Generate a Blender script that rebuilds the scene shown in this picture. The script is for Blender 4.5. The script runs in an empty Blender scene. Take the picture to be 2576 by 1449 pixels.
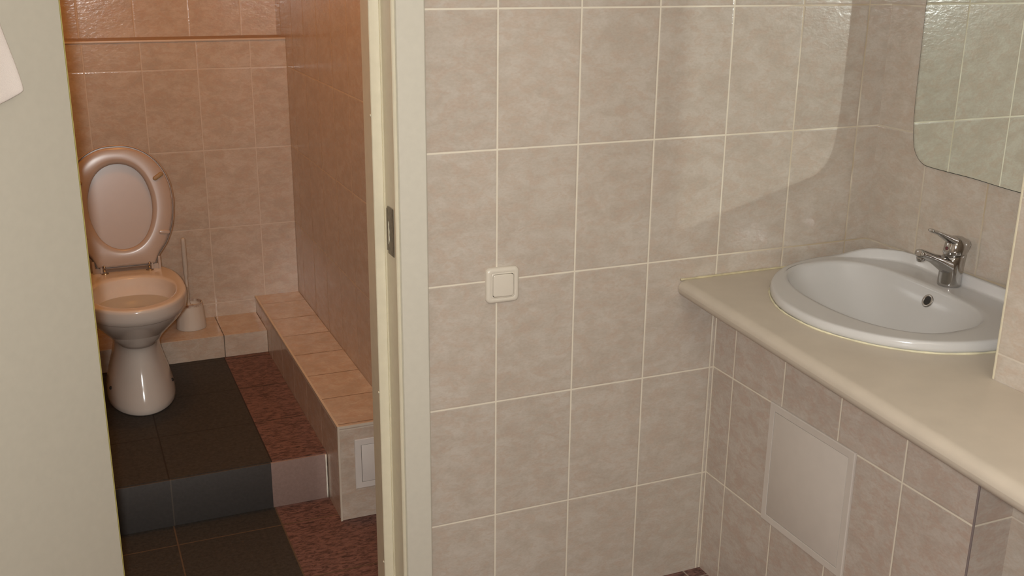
import bpy, bmesh, math, random
from mathutils import Vector, Matrix, Euler
random.seed(7)
PI = math.pi
sc = bpy.context.scene
COL = sc.collection

# ------------------------------------------------------------------ camera
cam_d = bpy.data.cameras.new('camera')
cam_d.sensor_width = 36.0
cam_d.lens = 2671.09 / 2576 * 36.0
cam_d.clip_start = 0.02
cam = bpy.data.objects.new('camera', cam_d)
COL.objects.link(cam)
cam.location = (-0.8897, -2.1626, 1.6136)
cam.rotation_euler = (1.267088, -0.009794, -0.402554)
sc.camera = cam

# ------------------------------------------------------------------ world, exposure, renderer look
world = bpy.data.worlds.new('world')
sc.world = world
world.use_nodes = True
world.node_tree.nodes['Background'].inputs[0].default_value = (0.80, 0.82, 0.85, 1)
world.node_tree.nodes['Background'].inputs[1].default_value = 0.05
sc.view_settings.view_transform = 'Standard'
sc.view_settings.look = 'None'
sc.view_settings.gamma = 1.0
sc.view_settings.use_curve_mapping = False
sc.view_settings.exposure = -0.33
cy = sc.cycles
cy.use_denoising = True
cy.adaptive_threshold = 0.02
cy.caustics_reflective = True
cy.blur_glossy = 0.0
cy.sample_clamp_indirect = 0.0
cy.sample_clamp_direct = 0.0
cy.max_bounces = 7
cy.diffuse_bounces = 4
cy.glossy_bounces = 4
cy.use_guiding = True
cy.use_surface_guiding = True
cy.guiding_training_samples = 128


def light(name, kind, loc, energy, color, rot=(0, 0, 0), size=0.1, size_y=None, spread=None, shape=None):
    d = bpy.data.lights.new(name, kind)
    d.energy = energy
    d.color = color
    if kind == 'AREA':
        d.shape = shape or ('RECTANGLE' if size_y else 'DISK')
        d.size = size
        if size_y:
            d.size_y = size_y
        if spread:
            d.spread = spread
    else:
        d.shadow_soft_size = size
    o = bpy.data.objects.new(name, d)
    COL.objects.link(o)
    o.location = loc
    o.rotation_euler = rot
    return o


# the flash of the camera the photograph was taken with, just left of and above the lens
FLASH_OFF = cam.rotation_euler.to_matrix() @ Vector((-0.042, 0.022, 0.0))
light('camera_flash', 'AREA', Vector(cam.location) + FLASH_OFF, 42.0, (1.0, 0.995, 0.975),
      rot=cam.rotation_euler, size=0.06)
# added unseen uplight behind the camera for the washroom ambient, and the warm bulb of the toilet compartment
light('added_washroom_fill', 'AREA', (-0.45, -2.75, 2.12), 35.0, (1.0, 0.95, 0.84), rot=(PI, 0, 0), size=0.5, size_y=0.2)
light('toilet_lamp_light', 'POINT', (-0.62, 0.95, 2.38), 19.0, (1.0, 0.41, 0.07), size=0.07)


# ------------------------------------------------------------------ material helpers
class NT:
    def __init__(self, name):
        self.m = bpy.data.materials.new(name)
        self.m.use_nodes = True
        self.t = self.m.node_tree
        self.t.nodes.clear()
        self.out = self.t.nodes.new('ShaderNodeOutputMaterial')
        self.b = self.t.nodes.new('ShaderNodeBsdfPrincipled')
        self.t.links.new(self.b.outputs[0], self.out.inputs[0])

    def n(self, typ, **kw):
        x = self.t.nodes.new(typ)
        for k, v in kw.items():
            setattr(x, k, v)
        return x

    def l(self, a, b):
        self.t.links.new(a, b)

    def math(self, op, a, b=None, c=None, clamp=False):
        x = self.n('ShaderNodeMath', operation=op)
        x.use_clamp = clamp
        for i, v in enumerate((a, b, c)):
            if v is None:
                continue
            if isinstance(v, (int, float)):
                x.inputs[i].default_value = v
            else:
                self.l(v, x.inputs[i])
        return x.outputs[0]

    def mix(self, f, a, b):
        x = self.n('ShaderNodeMix', data_type='RGBA')
        for i, v in ((0, f), (6, a), (7, b)):
            if isinstance(v, (int, float)):
                x.inputs[i].default_value = v
            elif isinstance(v, tuple):
                x.inputs[i].default_value = (*v, 1) if len(v) == 3 else v
            else:
                self.l(v, x.inputs[i])
        return x.outputs[2]

    def ramp(self, f, stops):
        x = self.n('ShaderNodeValToRGB')
        cr = x.color_ramp
        while len(cr.elements) < len(stops):
            cr.elements.new(0.5)
        for e, (p, c) in zip(cr.elements, stops):
            e.position = p
            e.color = (*c, 1) if isinstance(c, tuple) else (c, c, c, 1)
        self.l(f, x.inputs[0])
        return x.outputs[0]

    def noise(self, vec, scale, detail=3, rough=0.55, dist=0.0):
        x = self.n('ShaderNodeTexNoise')
        x.inputs['Scale'].default_value = scale
        x.inputs['Detail'].default_value = detail
        x.inputs['Roughness'].default_value = rough
        x.inputs['Distortion'].default_value = dist
        if vec is not None:
            self.l(vec, x.inputs['Vector'])
        return x.outputs[0]


def plain(name, col, rough=0.4, metal=0.0, spec=0.5, mottled=0.03, scale=25.0, bump=0.0, coat=0.0):
    """a simple coloured material with a faint procedural unevenness"""
    M = NT(name)
    g = M.n('ShaderNodeTexCoord')
    nz = M.noise(g.outputs['Object'], scale, 3)
    f = M.ramp(nz, [(0.3, 0.0), (0.7, 1.0)])
    c2 = tuple(max(0.0, c * (1 - mottled * 2)) for c in col)
    M.l(M.mix(f, col, c2), M.b.inputs['Base Color'])
    M.b.inputs['Roughness'].default_value = rough
    M.b.inputs['Metallic'].default_value = metal
    M.b.inputs['Specular IOR Level'].default_value = spec
    M.b.inputs['Coat Weight'].default_value = coat
    if bump:
        bp = M.n('ShaderNodeBump')
        bp.inputs['Strength'].default_value = bump
        bp.inputs['Distance'].default_value = 0.002
        M.l(nz, bp.inputs['Height'])
        M.l(bp.outputs[0], M.b.inputs['Normal'])
    return M.m


TILE_H = 0.303
ROW0 = 1.505 - 5 * TILE_H      # lowest horizontal joint of the wall grid


def tile_mat(name, ua, u0, uw, va='Z', v0=ROW0, vw=TILE_H,
             cols=((0.465, 0.400, 0.332), (0.530, 0.472, 0.405), (0.49, 0.392, 0.315)),
             grout=(0.72, 0.655, 0.53), gw=0.0014, rough=0.17, stain=None, extra=None):
    """glazed wall tiles: joints every uw / vw metres of the world grid, cloudy glaze that differs tile by tile"""
    M = NT(name)
    geo = M.n('ShaderNodeNewGeometry')
    sp = M.n('ShaderNodeSeparateXYZ')
    M.l(geo.outputs['Position'], sp.inputs[0])
    P = {'X': sp.outputs[0], 'Y': sp.outputs[1], 'Z': sp.outputs[2]}

    def axis(a, o, w):
        t = M.math('DIVIDE', M.math('SUBTRACT', P[a], o), w)
        idx = M.math('FLOOR', t)
        fr = M.math('FRACT', M.math('ADD', t, 0.5))
        d = M.math('MULTIPLY', M.math('ABSOLUTE', M.math('SUBTRACT', fr, 0.5)), w)
        return idx, d
    iu, du = axis(ua, u0, uw)
    iv, dv = axis(va, v0, vw)
    d = M.math('MINIMUM', du, dv)
    if extra:
        for a, val, below in extra:      # one more joint, only below a height
            far = M.math('MULTIPLY', M.math('GREATER_THAN', P['Z'], below), 5.0)
            d = M.math('MINIMUM', d, M.math('ADD', far, M.math('ABSOLUTE', M.math('SUBTRACT', P[a], val))))
    # hand-laid joints wander a little in width
    wob = M.noise(geo.outputs['Position'], 22, 2)
    w2 = M.math('MULTIPLY', M.math('ADD', wob, 0.5), gw)
    body = M.math('DIVIDE', M.math('SUBTRACT', d, w2), 0.0009, clamp=True)   # 0 joint, 1 tile
    # cloudy glaze, shifted for each tile
    wn = M.n('ShaderNodeTexWhiteNoise', noise_dimensions='2D')
    cb = M.n('ShaderNodeCombineXYZ')
    M.l(iu, cb.inputs[0])
    M.l(iv, cb.inputs[1])
    M.l(cb.outputs[0], wn.inputs['Vector'])
    off = M.n('ShaderNodeVectorMath', operation='MULTIPLY_ADD')
    M.l(wn.outputs['Color'], off.inputs[0])
    off.inputs[1].default_value = (9, 9, 9)
    M.l(geo.outputs['Position'], off.inputs[2])
    st = M.n('ShaderNodeVectorMath', operation='MULTIPLY')
    M.l(off.outputs[0], st.inputs[0])
    st.inputs[1].default_value = (1, 1, 1.7)
    n1 = M.noise(st.outputs[0], 15, 3, 0.68, 0.4)
    n2 = M.noise(st.outputs[0], 27, 3, 0.70, 0.6)
    n3 = M.noise(st.outputs[0], 140, 1, 0.5)
    c = M.mix(M.ramp(n1, [(0.36, 0.0), (0.62, 1.0)]), cols[0], cols[1])
    c = M.mix(M.math('MULTIPLY', M.ramp(n2, [(0.46, 0.0), (0.62, 1.0)]), 0.65), c, cols[2])
    c = M.mix(M.math('MULTIPLY', M.ramp(n3, [(0.35, 0.0), (0.75, 1.0)]), 0.12), c, (0.25, 0.18, 0.12))
    tone = M.math('MULTIPLY_ADD', wn.outputs['Value'], 0.05, 0.975)
    hv = M.n('ShaderNodeHueSaturation')
    M.l(tone, hv.inputs['Value'])
    M.l(c, hv.inputs['Color'])
    g = grout
    if stain:
        gn = M.noise(geo.outputs['Position'], 6, 2)
        near = M.math('MULTIPLY', M.math('SUBTRACT', P['X'], 0.55), 3.0, clamp=True)
        g = M.mix(M.math('MULTIPLY', near, M.ramp(gn, [(0.36, 0.0), (0.56, 1.0)])), grout, stain)
    M.l(M.mix(body, g, hv.outputs[0]), M.b.inputs['Base Color'])
    r = M.math('MULTIPLY_ADD', body, rough - 0.7, 0.7)
    M.l(r, M.b.inputs['Roughness'])
    M.b.inputs['Specular IOR Level'].default_value = 0.5
    # relief: recessed joints, a rolled tile edge and a slightly wavy glaze
    edge = M.math('DIVIDE', M.math('SUBTRACT', d, gw), 0.0035, clamp=True)
    n4 = M.noise(st.outputs[0], 55, 2, 0.6)
    h = M.math('ADD', M.math('MULTIPLY', edge, 1.0), M.math('MULTIPLY', n4, 1.25))
    bp = M.n('ShaderNodeBump')
    bp.inputs['Strength'].default_value = 0.35
    bp.inputs['Distance'].default_value = 0.0012
    M.l(h, bp.inputs['Height'])
    M.l(bp.outputs[0], M.b.inputs['Normal'])
    return M.m


def floor_mat(name, ux, uy, split=-0.408, dark=True, joint=(0.30, 0.25, 0.20)):
    """unglazed speckled floor tiles: dark slate field with a red-brown course along one side"""
    M = NT(name)
    geo = M.n('ShaderNodeNewGeometry')
    sp = M.n('ShaderNodeSeparateXYZ')
    M.l(geo.outputs['Position'], sp.inputs[0])
    X, Y, Z = sp.outputs

    def dist(s, o, w):
        t = M.math('ADD', M.math('DIVIDE', M.math('SUBTRACT', s, o), w), 0.5)
        return M.math('MULTIPLY', M.math('ABSOLUTE', M.math('SUBTRACT', M.math('FRACT', t), 0.5)), w)
    d = M.math('MINIMUM', dist(X, ux, 0.297), dist(Y, uy, 0.303))
    gm = M.math('DIVIDE', M.math('SUBTRACT', d, 0.0016), 0.001, clamp=True)
    n1 = M.noise(geo.outputs['Position'], 95, 5, 0.75)
    n2 = M.noise(geo.outputs['Position'], 14, 3, 0.6)
    sl = M.mix(M.ramp(n1, [(0.35, 0.0), (0.7, 1.0)]), (0.022, 0.020, 0.017), (0.052, 0.046, 0.039))
    st = M.n('ShaderNodeVectorMath', operation='MULTIPLY')
    M.l(geo.outputs['Position'], st.inputs[0])
    st.inputs[1].default_value = (0.55, 1.5, 1.0)
    n3 = M.noise(st.outputs[0], 75, 5, 0.75, 0.8)
    rd = M.mix(M.ramp(n3, [(0.40, 0.0), (0.56, 1.0)]), (0.045, 0.022, 0.018), (0.205, 0.105, 0.085))
    rd = M.mix(M.math('MULTIPLY', n2, 0.35), rd, (0.12, 0.06, 0.05))
    if dark:
        f = M.math('MULTIPLY', M.math('SUBTRACT', X, split), 4000, clamp=True)
        c = M.mix(f, sl, rd)
    else:
        c = rd
    c = M.mix(gm, joint, c)
    M.l(c, M.b.inputs['Base Color'])
    M.b.inputs['Roughness'].default_value = 0.62
    M.b.inputs['Specular IOR Level'].default_value = 0.35
    bp = M.n('ShaderNodeBump')
    bp.inputs['Strength'].default_value = 0.35
    bp.inputs['Distance'].default_value = 0.0015
    M.l(M.math('ADD', M.math('MULTIPLY', gm, 0.8), M.math('MULTIPLY', n3, 0.8)), bp.inputs['Height'])
    M.l(bp.outputs[0], M.b.inputs['Normal'])
    return M.m


M_WALL_X = tile_mat('tile_wall', 'X', 0.0, 0.2, extra=[('X', 0.6115, 0.82)], stain=(0.47, 0.38, 0.26))
M_WALL_MIR = tile_mat('tile_mirror_wall', 'Y', -0.178, 0.2, grout=(0.56, 0.50, 0.40), stain=(0.47, 0.38, 0.26))
M_UNDER = tile_mat('tile_under_counter', 'Y', -0.088, 0.2,
                   cols=((0.46, 0.385, 0.325), (0.52, 0.455, 0.395), (0.47, 0.355, 0.285)))
M_UNDER_X = tile_mat('tile_under_counter_end', 'X', 0.613, 0.2,
                     cols=((0.46, 0.385, 0.325), (0.52, 0.455, 0.395), (0.47, 0.355, 0.285)))
M_PILLAR = tile_mat('tile_pillar', 'Y', -0.785, 0.2, grout=(0.57, 0.505, 0.42), gw=0.0010)
TC = ((0.46, 0.375, 0.30), (0.55, 0.465, 0.385), (0.49, 0.365, 0.275))
M_TB = tile_mat('tile_toilet_back', 'X', -0.2, 0.195, cols=TC, grout=(0.56, 0.475, 0.385), gw=0.0010)
M_TR = tile_mat('tile_toilet_side', 'Y', 0.833, 0.2, cols=TC, grout=(0.66, 0.57, 0.46), gw=0.0011)
M_BTOP = tile_mat('tile_bench_top', 'Y', 0.833, 0.2, va='X', v0=-0.25, vw=0.5, cols=TC, grout=(0.16, 0.10, 0.06), gw=0.0012)
M_BFRONT = tile_mat('tile_bench_front', 'X', -0.24, 0.3, cols=TC, grout=(0.6, 0.52, 0.42), gw=0.0009)
M_PLINTH = tile_mat('tile_plinth', 'X', -0.402, 0.3, va='Y', v0=1.60, vw=0.6, cols=TC, grout=(0.10, 0.08, 0.06), gw=0.0011)
M_PLAIN = tile_mat('tile_room_far', 'X', 0.0, 0.2)
M_PLAIN_Y = tile_mat('tile_room_far_side', 'Y', 0.0, 0.2)
M_SLATE = floor_mat('slate_and_red_floor_tiles', -0.705, 0.66, joint=(0.10, 0.065, 0.04))
M_STEP = floor_mat('slate_and_red_step_tiles', -0.705, 0.476, joint=(0.018, 0.013, 0.010))
M_REDF = floor_mat('red_floor_tiles', 0.56, -0.04, dark=False)
M_CEIL = plain('ceiling_paint', (0.78, 0.77, 0.74), 0.8)
M_CREAM = plain('cream_paint', (0.49, 0.455, 0.375), 0.42, mottled=0.02, bump=0.05, scale=60)
M_FRAME = plain('frame_paint', (0.66, 0.60, 0.45), 0.35, mottled=0.03, bump=0.05, scale=40)
M_CASING = plain('casing_paint', (0.60, 0.565, 0.475), 0.4, mottled=0.02, bump=0.05, scale=60)
M_PORC = plain('porcelain', (0.55, 0.535, 0.515), 0.16, mottled=0.0)
M_TPORC = plain('toilet_porcelain', (0.585, 0.52, 0.46), 0.14, mottled=0.01, coat=0.2)
M_SEAT = plain('seat_plastic', (0.43, 0.335, 0.275), 0.24, mottled=0.01)
M_CHROME = plain('chrome', (0.55, 0.54, 0.53), 0.08, metal=1.0, mottled=0.05)
M_DULLM = plain('worn_strike_metal', (0.20, 0.155, 0.115), 0.38, metal=0.8, mottled=0.25, scale=90)
M_DARK = plain('dark_gap', (0.02, 0.018, 0.016), 0.6)
M_BRBUMP = plain('brown_rubber', (0.36, 0.23, 0.10), 0.5, mottled=0.15)
M_PLAST = plain('white_plastic', (0.66, 0.60, 0.53), 0.3, mottled=0.02)
M_SWITCH = plain('switch_plastic', (0.66, 0.60, 0.505), 0.22, mottled=0.01)
M_PANEL = plain('panel_plastic', (0.58, 0.52, 0.46), 0.45, mottled=0.02)
M_HATCH = plain('hatch_plastic', (0.66, 0.61, 0.56), 0.4, mottled=0.02)
M_COUNTER = plain('counter_laminate', (0.545, 0.475, 0.385), 0.40, mottled=0.035, scale=14)
M_SEAL = plain('yellowed_sealant', (0.80, 0.74, 0.52), 0.5, mottled=0.16, scale=22)
M_SEAL2 = plain('grey_yellow_sealant', (0.60, 0.52, 0.33), 0.5, mottled=0.12, scale=60)
M_TOWEL = plain('towel_cotton', (0.80, 0.72, 0.66), 0.9, mottled=0.04, bump=0.4, scale=900)
M_BRUSHP = plain('brush_plastic', (0.58, 0.50, 0.42), 0.4, mottled=0.08)
M_GLOW = plain('lamp_shade_glass', (0.85, 0.83, 0.78), 0.4)
M_BRISTLE = plain('bristles', (0.45, 0.38, 0.30), 0.8, mottled=0.2)
# stained brown rim of the brush holder
MS = NT('stained_holder_plastic')
_g = MS.n('ShaderNodeNewGeometry')
_s = MS.n('ShaderNodeSeparateXYZ')
MS.l(_g.outputs['Position'], _s.inputs[0])
_top = MS.math('MULTIPLY', MS.math('SUBTRACT', _s.outputs[2], 0.326), 140, clamp=True)
_nz = MS.ramp(MS.noise(_g.outputs['Position'], 45, 3), [(0.35, 0.0), (0.6, 1.0)])
MS.l(MS.mix(MS.math('MULTIPLY', _top, _nz), (0.60, 0.54, 0.47), (0.20, 0.08, 0.03)), MS.b.inputs['Base Color'])
MS.b.inputs['Roughness'].default_value = 0.4
M_HOLDER = MS.m
# silvered glass, faintly green
MM = NT('mirror_silver')
MM.b.inputs['Base Color'].default_value = (0.83, 0.89, 0.85, 1)
MM.b.inputs['Metallic'].default_value = 1.0
MM.b.inputs['Roughness'].default_value = 0.0
M_MIRROR = MM.m
M_EDGE_GAP = plain('glass_edge_and_gap_shade', (0.03, 0.035, 0.03), 0.2)
MW = NT('toilet_water')
MW.b.inputs['Base Color'].default_value = (0.42, 0.415, 0.39, 1)
MW.b.inputs['Roughness'].default_value = 0.02
M_WATER = MW.m


# ------------------------------------------------------------------ geometry helpers
def link(name, bm, mats, parent=None, smooth=False, auto=None):
    me = bpy.data.meshes.new(name)
    bmesh.ops.recalc_face_normals(bm, faces=bm.faces)
    if smooth:
        for f in bm.faces:
            f.smooth = True
        if auto is not None:
            for e in bm.edges:
                if len(e.link_faces) == 2 and e.calc_face_angle(0.0) > auto:
                    e.smooth = False
    bm.to_mesh(me)
    bm.free()
    for m in (mats if isinstance(mats, (list, tuple)) else [mats]):
        me.materials.append(m)
    o = bpy.data.objects.new(name, me)
    COL.objects.link(o)
    if parent:
        o.parent = parent
        o.matrix_parent_inverse = Matrix.Translation(parent.location).inverted()
    return o


def box(bm, x0, x1, y0, y1, z0, z1, mi=0):
    v = [bm.verts.new(p) for p in ((x0, y0, z0), (x1, y0, z0), (x1, y1, z0), (x0, y1, z0),
                                   (x0, y0, z1), (x1, y0, z1), (x1, y1, z1), (x0, y1, z1))]
    fs = [bm.faces.new([v[i] for i in q]) for q in
          ((3, 2, 1, 0), (4, 5, 6, 7), (0, 1, 5, 4), (1, 2, 6, 5), (2, 3, 7, 6), (3, 0, 4, 7))]
    for f in fs:
        f.material_index = mi
    return fs


def boxo(name, b, mat, parent=None, bev=0.0, seg=2):
    bm = bmesh.new()
    box(bm, *b)
    if bev:
        bmesh.ops.bevel(bm, geom=list(bm.edges), offset=bev, segments=seg, affect='EDGES', profile=0.5)
    return link(name, bm, mat, parent, smooth=bool(bev), auto=0.7)


def assign(o, fn):
    """material index per face by its normal / centre"""
    for p in o.data.polygons:
        p.material_index = fn(p.normal, p.center)


def loft(bm, rings, cap0=False, cap1=False, close=True):
    vs = [[bm.verts.new(p) for p in r] for r in rings]
    n = len(rings[0])
    for a, b in zip(vs, vs[1:]):
        for i in range(n if close else n - 1):
            j = (i + 1) % n
            bm.faces.new((a[i], a[j], b[j], b[i]))
    if cap0:
        bm.faces.new(list(reversed(vs[0])))
    if cap1:
        bm.faces.new(vs[-1])
    return vs


def tube(bm, pts, rad, seg=14, caps=True, up=(0, 1, 0)):
    """tube along pts, rad a number or a list of numbers or (across, along-up) pairs"""
    pts = [Vector(p) for p in pts]
    rs = rad if isinstance(rad, (list, tuple)) else [rad] * len(pts)
    rings = []
    up = Vector(up)
    for i, p in enumerate(pts):
        t = (pts[min(i + 1, len(pts) - 1)] - pts[max(i - 1, 0)]).normalized()
        a = up - t * up.dot(t)
        if a.length < 1e-4:
            a = Vector((1, 0, 0)) - t * t.x
        a.normalize()
        b = t.cross(a)
        r = rs[i]
        ra, rb = (r, r) if isinstance(r, (int, float)) else r
        rings.append([p + a * (ra * math.cos(2 * PI * k / seg)) + b * (rb * math.sin(2 * PI * k / seg)) for k in range(seg)])
    loft(bm, rings, caps, caps)


def lathe(bm, prof, c, seg=32, cap0=True, cap1=True):
    rings = [[(c[0] + r * math.cos(2 * PI * k / seg), c[1] + r * math.sin(2 * PI * k / seg), c[2] + z) for k in range(seg)]
             for r, z in prof]
    loft(bm, rings, cap0, cap1)


def smooth_path(pts, n=8, closed=False):
    """Catmull-Rom through pts"""
    pts = [Vector(p) for p in pts]
    out = []
    N = len(pts)
    for i in range(N if closed else N - 1):
        g = (lambda k: pts[k % N]) if closed else (lambda k: pts[min(max(k, 0), N - 1)])
        p0, p1, p2, p3 = g(i - 1), g(i), g(i + 1), g(i + 2)
        for s in range(n):
            t = s / n
            out.append(0.5 * ((2 * p1) + (p2 - p0) * t + (2 * p0 - 5 * p1 + 4 * p2 - p3) * t * t
                              + (3 * p1 - p0 - 3 * p2 + p3) * t ** 3))
    if not closed:
        out.append(pts[-1])
    return out


def empty(name, loc, label, cat, group=None):
    o = bpy.data.objects.new(name, None)
    COL.objects.link(o)
    o.location = loc
    o.empty_display_size = 0.1
    tag(o, label, cat, group)
    return o


def tag(o, label, cat, group=None):
    o['label'] = label
    o['category'] = cat
    if group:
        o['group'] = group
    return o


def struct(o, label, cat):
    o['kind'] = 'structure'
    return tag(o, label, cat)


def apply_mods(o):
    dg = bpy.context.evaluated_depsgraph_get()
    me = bpy.data.meshes.new_from_object(o.evaluated_get(dg))
    o.modifiers.clear()
    o.data = me


# ------------------------------------------------------------------ room shell
CEIL = 2.62
XL, XR, YF = -1.75, 1.07, -3.3
OPEN_L, OPEN_R, OPEN_T = -0.93, -0.245, 2.05      # clear hole in the wall incl. frame
WT = 0.115                                          # wall thickness

bm = bmesh.new()
box(bm, XL - 0.1, OPEN_L, 0, WT, 0, CEIL)
box(bm, OPEN_R + 0.02, XR + 0.1, 0, WT, 0, CEIL)
box(bm, OPEN_L, OPEN_R + 0.02, 0, WT, OPEN_T, CEIL)
struct(link('wall_back', bm, M_WALL_X), 'beige cloudy tiled wall with the doorway and the light switch', 'wall')

struct(boxo('wall_right', (XR, XR + 0.1, -0.90, 0, 0, CEIL), M_WALL_MIR), 'short tiled wall behind the washbasin, carrying the mirror', 'wall')
struct(boxo('wall_right_front', (0.71, 0.81, YF, -0.785, 0, CEIL), M_PILLAR), 'tiled wall edge at the right of the photo, standing in front of the washbasin', 'wall')
bm = bmesh.new()
box(bm, 0.81, 0.9, YF, -0.785, 0, CEIL)
box(bm, 0.9, XR, -0.9, -0.785, 0, CEIL)
struct(link('wall_right_core', bm, M_PLAIN_Y), 'tiled body of the wall right of the washbasin', 'wall')
struct(boxo('wall_left', (XL - 0.1, XL, YF, 0, 0, CEIL), M_PLAIN_Y), 'tiled left wall of the washroom outside the photo', 'wall')
struct(boxo('wall_front', (XL - 0.1, 0.9, YF - 0.1, YF, 0, CEIL), M_PLAIN), 'tiled washroom wall behind the camera', 'wall')
struct(boxo('ceiling', (XL - 0.1, XR + 0.1, YF - 0.1, 2.25, CEIL, CEIL + 0.1), M_CEIL), 'plain white ceiling above both rooms', 'ceiling')

struct(boxo('trim_4', (0.7085, 0.7125, -0.7865, -0.7825, 0.846, CEIL - 0.001), M_FRAME, bev=0.0008), 'cream corner strip on the edge of the wall right of the washbasin', 'trim')

# under-counter casing, tiled
o = boxo('wall_under_counter', (0.613, XR, -0.876, 0, 0, 0.785), [M_UNDER, M_UNDER_X])
assign(o, lambda n, c: 1 if abs(n.y) > 0.5 else 0)
struct(o, 'pinkish beige tiled casing under the countertop', 'wall')

struct(boxo('trim_3', (0.6112, 0.6150, -0.8778, -0.8740, 0, 0.784), plain('corner_profile', (0.22, 0.175, 0.165), 0.35), bev=0.001), 'dark thin corner strip where the tiles under the countertop end', 'trim')

# floors
struct(boxo('floor', (XL - 0.1, XR + 0.1, YF - 0.1, 0.115, -0.1, 0), M_REDF), 'red-brown tiled washroom floor', 'floor')
TL = -1.12   # left wall of the toilet compartment
TRX = -0.065
struct(boxo('floor_toilet', (TL - 0.1, TRX + 0.1, 0.115, 2.25, -0.1, 0), M_SLATE), 'dark slate tiled floor with a red-brown course at the right', 'floor')

# toilet compartment walls
struct(boxo('wall_toilet_right', (TRX, TRX + 0.1, WT, 2.12, 0, CEIL), M_TR), 'orange-lit tiled side wall of the toilet compartment', 'wall')
struct(boxo('wall_toilet_left', (TL - 0.1, TL, WT, 2.12, 0, CEIL), M_TR), 'tiled left wall of the toilet compartment hidden behind the door', 'wall')
struct(boxo('wall_toilet_back', (TL - 0.1, TRX + 0.1, 2.12, 2.22, 0, CEIL), M_TB), 'recessed upper tiled back wall above the ledge', 'wall')
o = boxo('wall_toilet_casing', (TL, TRX, 1.95, 2.12, 0, 1.308), [M_TB, plain('dimmed_brown_ledge', (0.36, 0.25, 0.165), 0.5, mottled=0.08, scale=30)], bev=0.0015, seg=1)  # ledge top coloured darker brown, standing in for weaker lamp light there
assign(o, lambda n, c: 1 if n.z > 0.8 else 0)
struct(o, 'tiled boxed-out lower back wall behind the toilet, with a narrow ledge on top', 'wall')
# faded tile trim along the ledge edge
struct(boxo('trim_1', (TL, TRX, 1.9465, 1.951, 1.3015, 1.3095), plain('ledge_trim', (0.58, 0.47, 0.37), 0.35), bev=0.0015), 'thin pale edge strip along the ledge behind the toilet', 'trim')

# ------------------------------------------------------------------ door frame (trim_2) and strike plate
JX = -0.245
prof = [(-0.178, -0.001), (-0.178, -0.013), (-0.181, -0.0155), (-0.2405, -0.0165), (-0.2425, -0.012), (-0.2445, -0.0165),
        (-0.2495, -0.0165), (-0.2515, -0.014), (-0.2515, 0.0565), (-0.2535, 0.0605), (-0.2565, 0.0565),
        (-0.2770, 0.0560), (-0.2785, 0.0580), (-0.2785, WT + 0.004), (-0.180, WT + 0.004), (-0.180, WT),
        (-0.224, WT), (-0.224, -0.001)]
bm = bmesh.new()
lo = [bm.verts.new((x + 0.009, y, 0.0)) for x, y in prof]
hi = [bm.verts.new((x + 0.009, y, OPEN_T + 0.02)) for x, y in prof]
for i in range(len(prof)):
    j = (i + 1) % len(prof)
    bm.faces.new((lo[i], lo[j], hi[j], hi[i]))
bm.faces.new(lo)
bm.faces.new(list(reversed(hi)))
box(bm, -0.98, -0.169, -0.0155, -0.001, OPEN_T - 0.005, OPEN_T + 0.075)      # head casing
box(bm, OPEN_L, -0.236, 0, WT, OPEN_T - 0.03, OPEN_T - 0.0)                  # head jamb
box(bm, OPEN_L, OPEN_L + 0.03, 0, WT, 0, OPEN_T - 0.03)                      # far jamb
box(bm, OPEN_L - 0.05, OPEN_L + 0.018, -0.0145, -0.001, 0, OPEN_T)
frame = link('trim_2', bm, [M_FRAME, M_CASING])
assign(frame, lambda n, c: 1 if (c.y < -0.014 and c.x > -0.234) else 0)
struct(frame, 'cream painted door frame with casing, rebate and stop', 'door frame')
# strike plate: bent plate on the rebate face
bm = bmesh.new()
px = -0.2432
box(bm, px - 0.0012, px, -0.002, 0.040, 0.978, 1.086)
box(bm, px - 0.0012, px + 0.0005, 0.038, 0.0475, 0.984, 1.080)
bmesh.ops.bevel(bm, geom=[e for e in bm.edges if abs(e.verts[0].co.y - e.verts[1].co.y) > 1e-3 or True], offset=0.0005, segments=1, affect='EDGES')
sp_ = link('strike_plate', bm, M_DULLM, frame)
sp_['label'] = 'worn brown metal strike plate'
bm = bmesh.new()
zz = [1.052, 1.047, 1.040, 1.030, 1.022, 1.012, 1.006, 1.000]
ww = [0.001, 0.0045, 0.0035, 0.006, 0.0045, 0.0065, 0.004, 0.001]
L = [bm.verts.new((px - 0.0016, 0.0355, z)) for z in zz]
Rr = [bm.verts.new((px - 0.0016, 0.0355 - w * 1.5, z)) for z, w in zip(zz, ww)]
L2 = [bm.verts.new((px - 0.0008, 0.0355, z)) for z in zz]
R2 = [bm.verts.new((px - 0.0008, 0.0355 - w * 1.5, z)) for z, w in zip(zz, ww)]
for i in range(len(zz) - 1):
    bm.faces.new((L[i], L[i + 1], Rr[i + 1], Rr[i]))
    bm.faces.new((L2[i], L2[i + 1], L[i + 1], L[i]))
    bm.faces.new((Rr[i], Rr[i + 1], R2[i + 1], R2[i]))
chip = link('bare_filler', bm, plain('filler', (0.75, 0.74, 0.60), 0.7), sp_)
chip.parent = sp_
chip.matrix_parent_inverse = Matrix.Identity(4)
chip['label'] = 'pale filler showing in the plate opening'
# small screws / dents on the stop
for z in (1.282, 0.638, 0.188):
    bm = bmesh.new()
    lathe(bm, [(0.0028, 0), (0.0028, 0.0012), (0.0015, 0.0018)], (0, 0, 0), 12)
    bmesh.ops.rotate(bm, verts=bm.verts, cent=(0, 0, 0), matrix=Matrix.Rotation(-PI / 2, 3, 'Y'))
    bmesh.ops.translate(bm, verts=bm.verts, vec=(-0.2695, 0.062, z))
    link('screw_head', bm, M_FRAME, frame, smooth=True)

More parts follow.
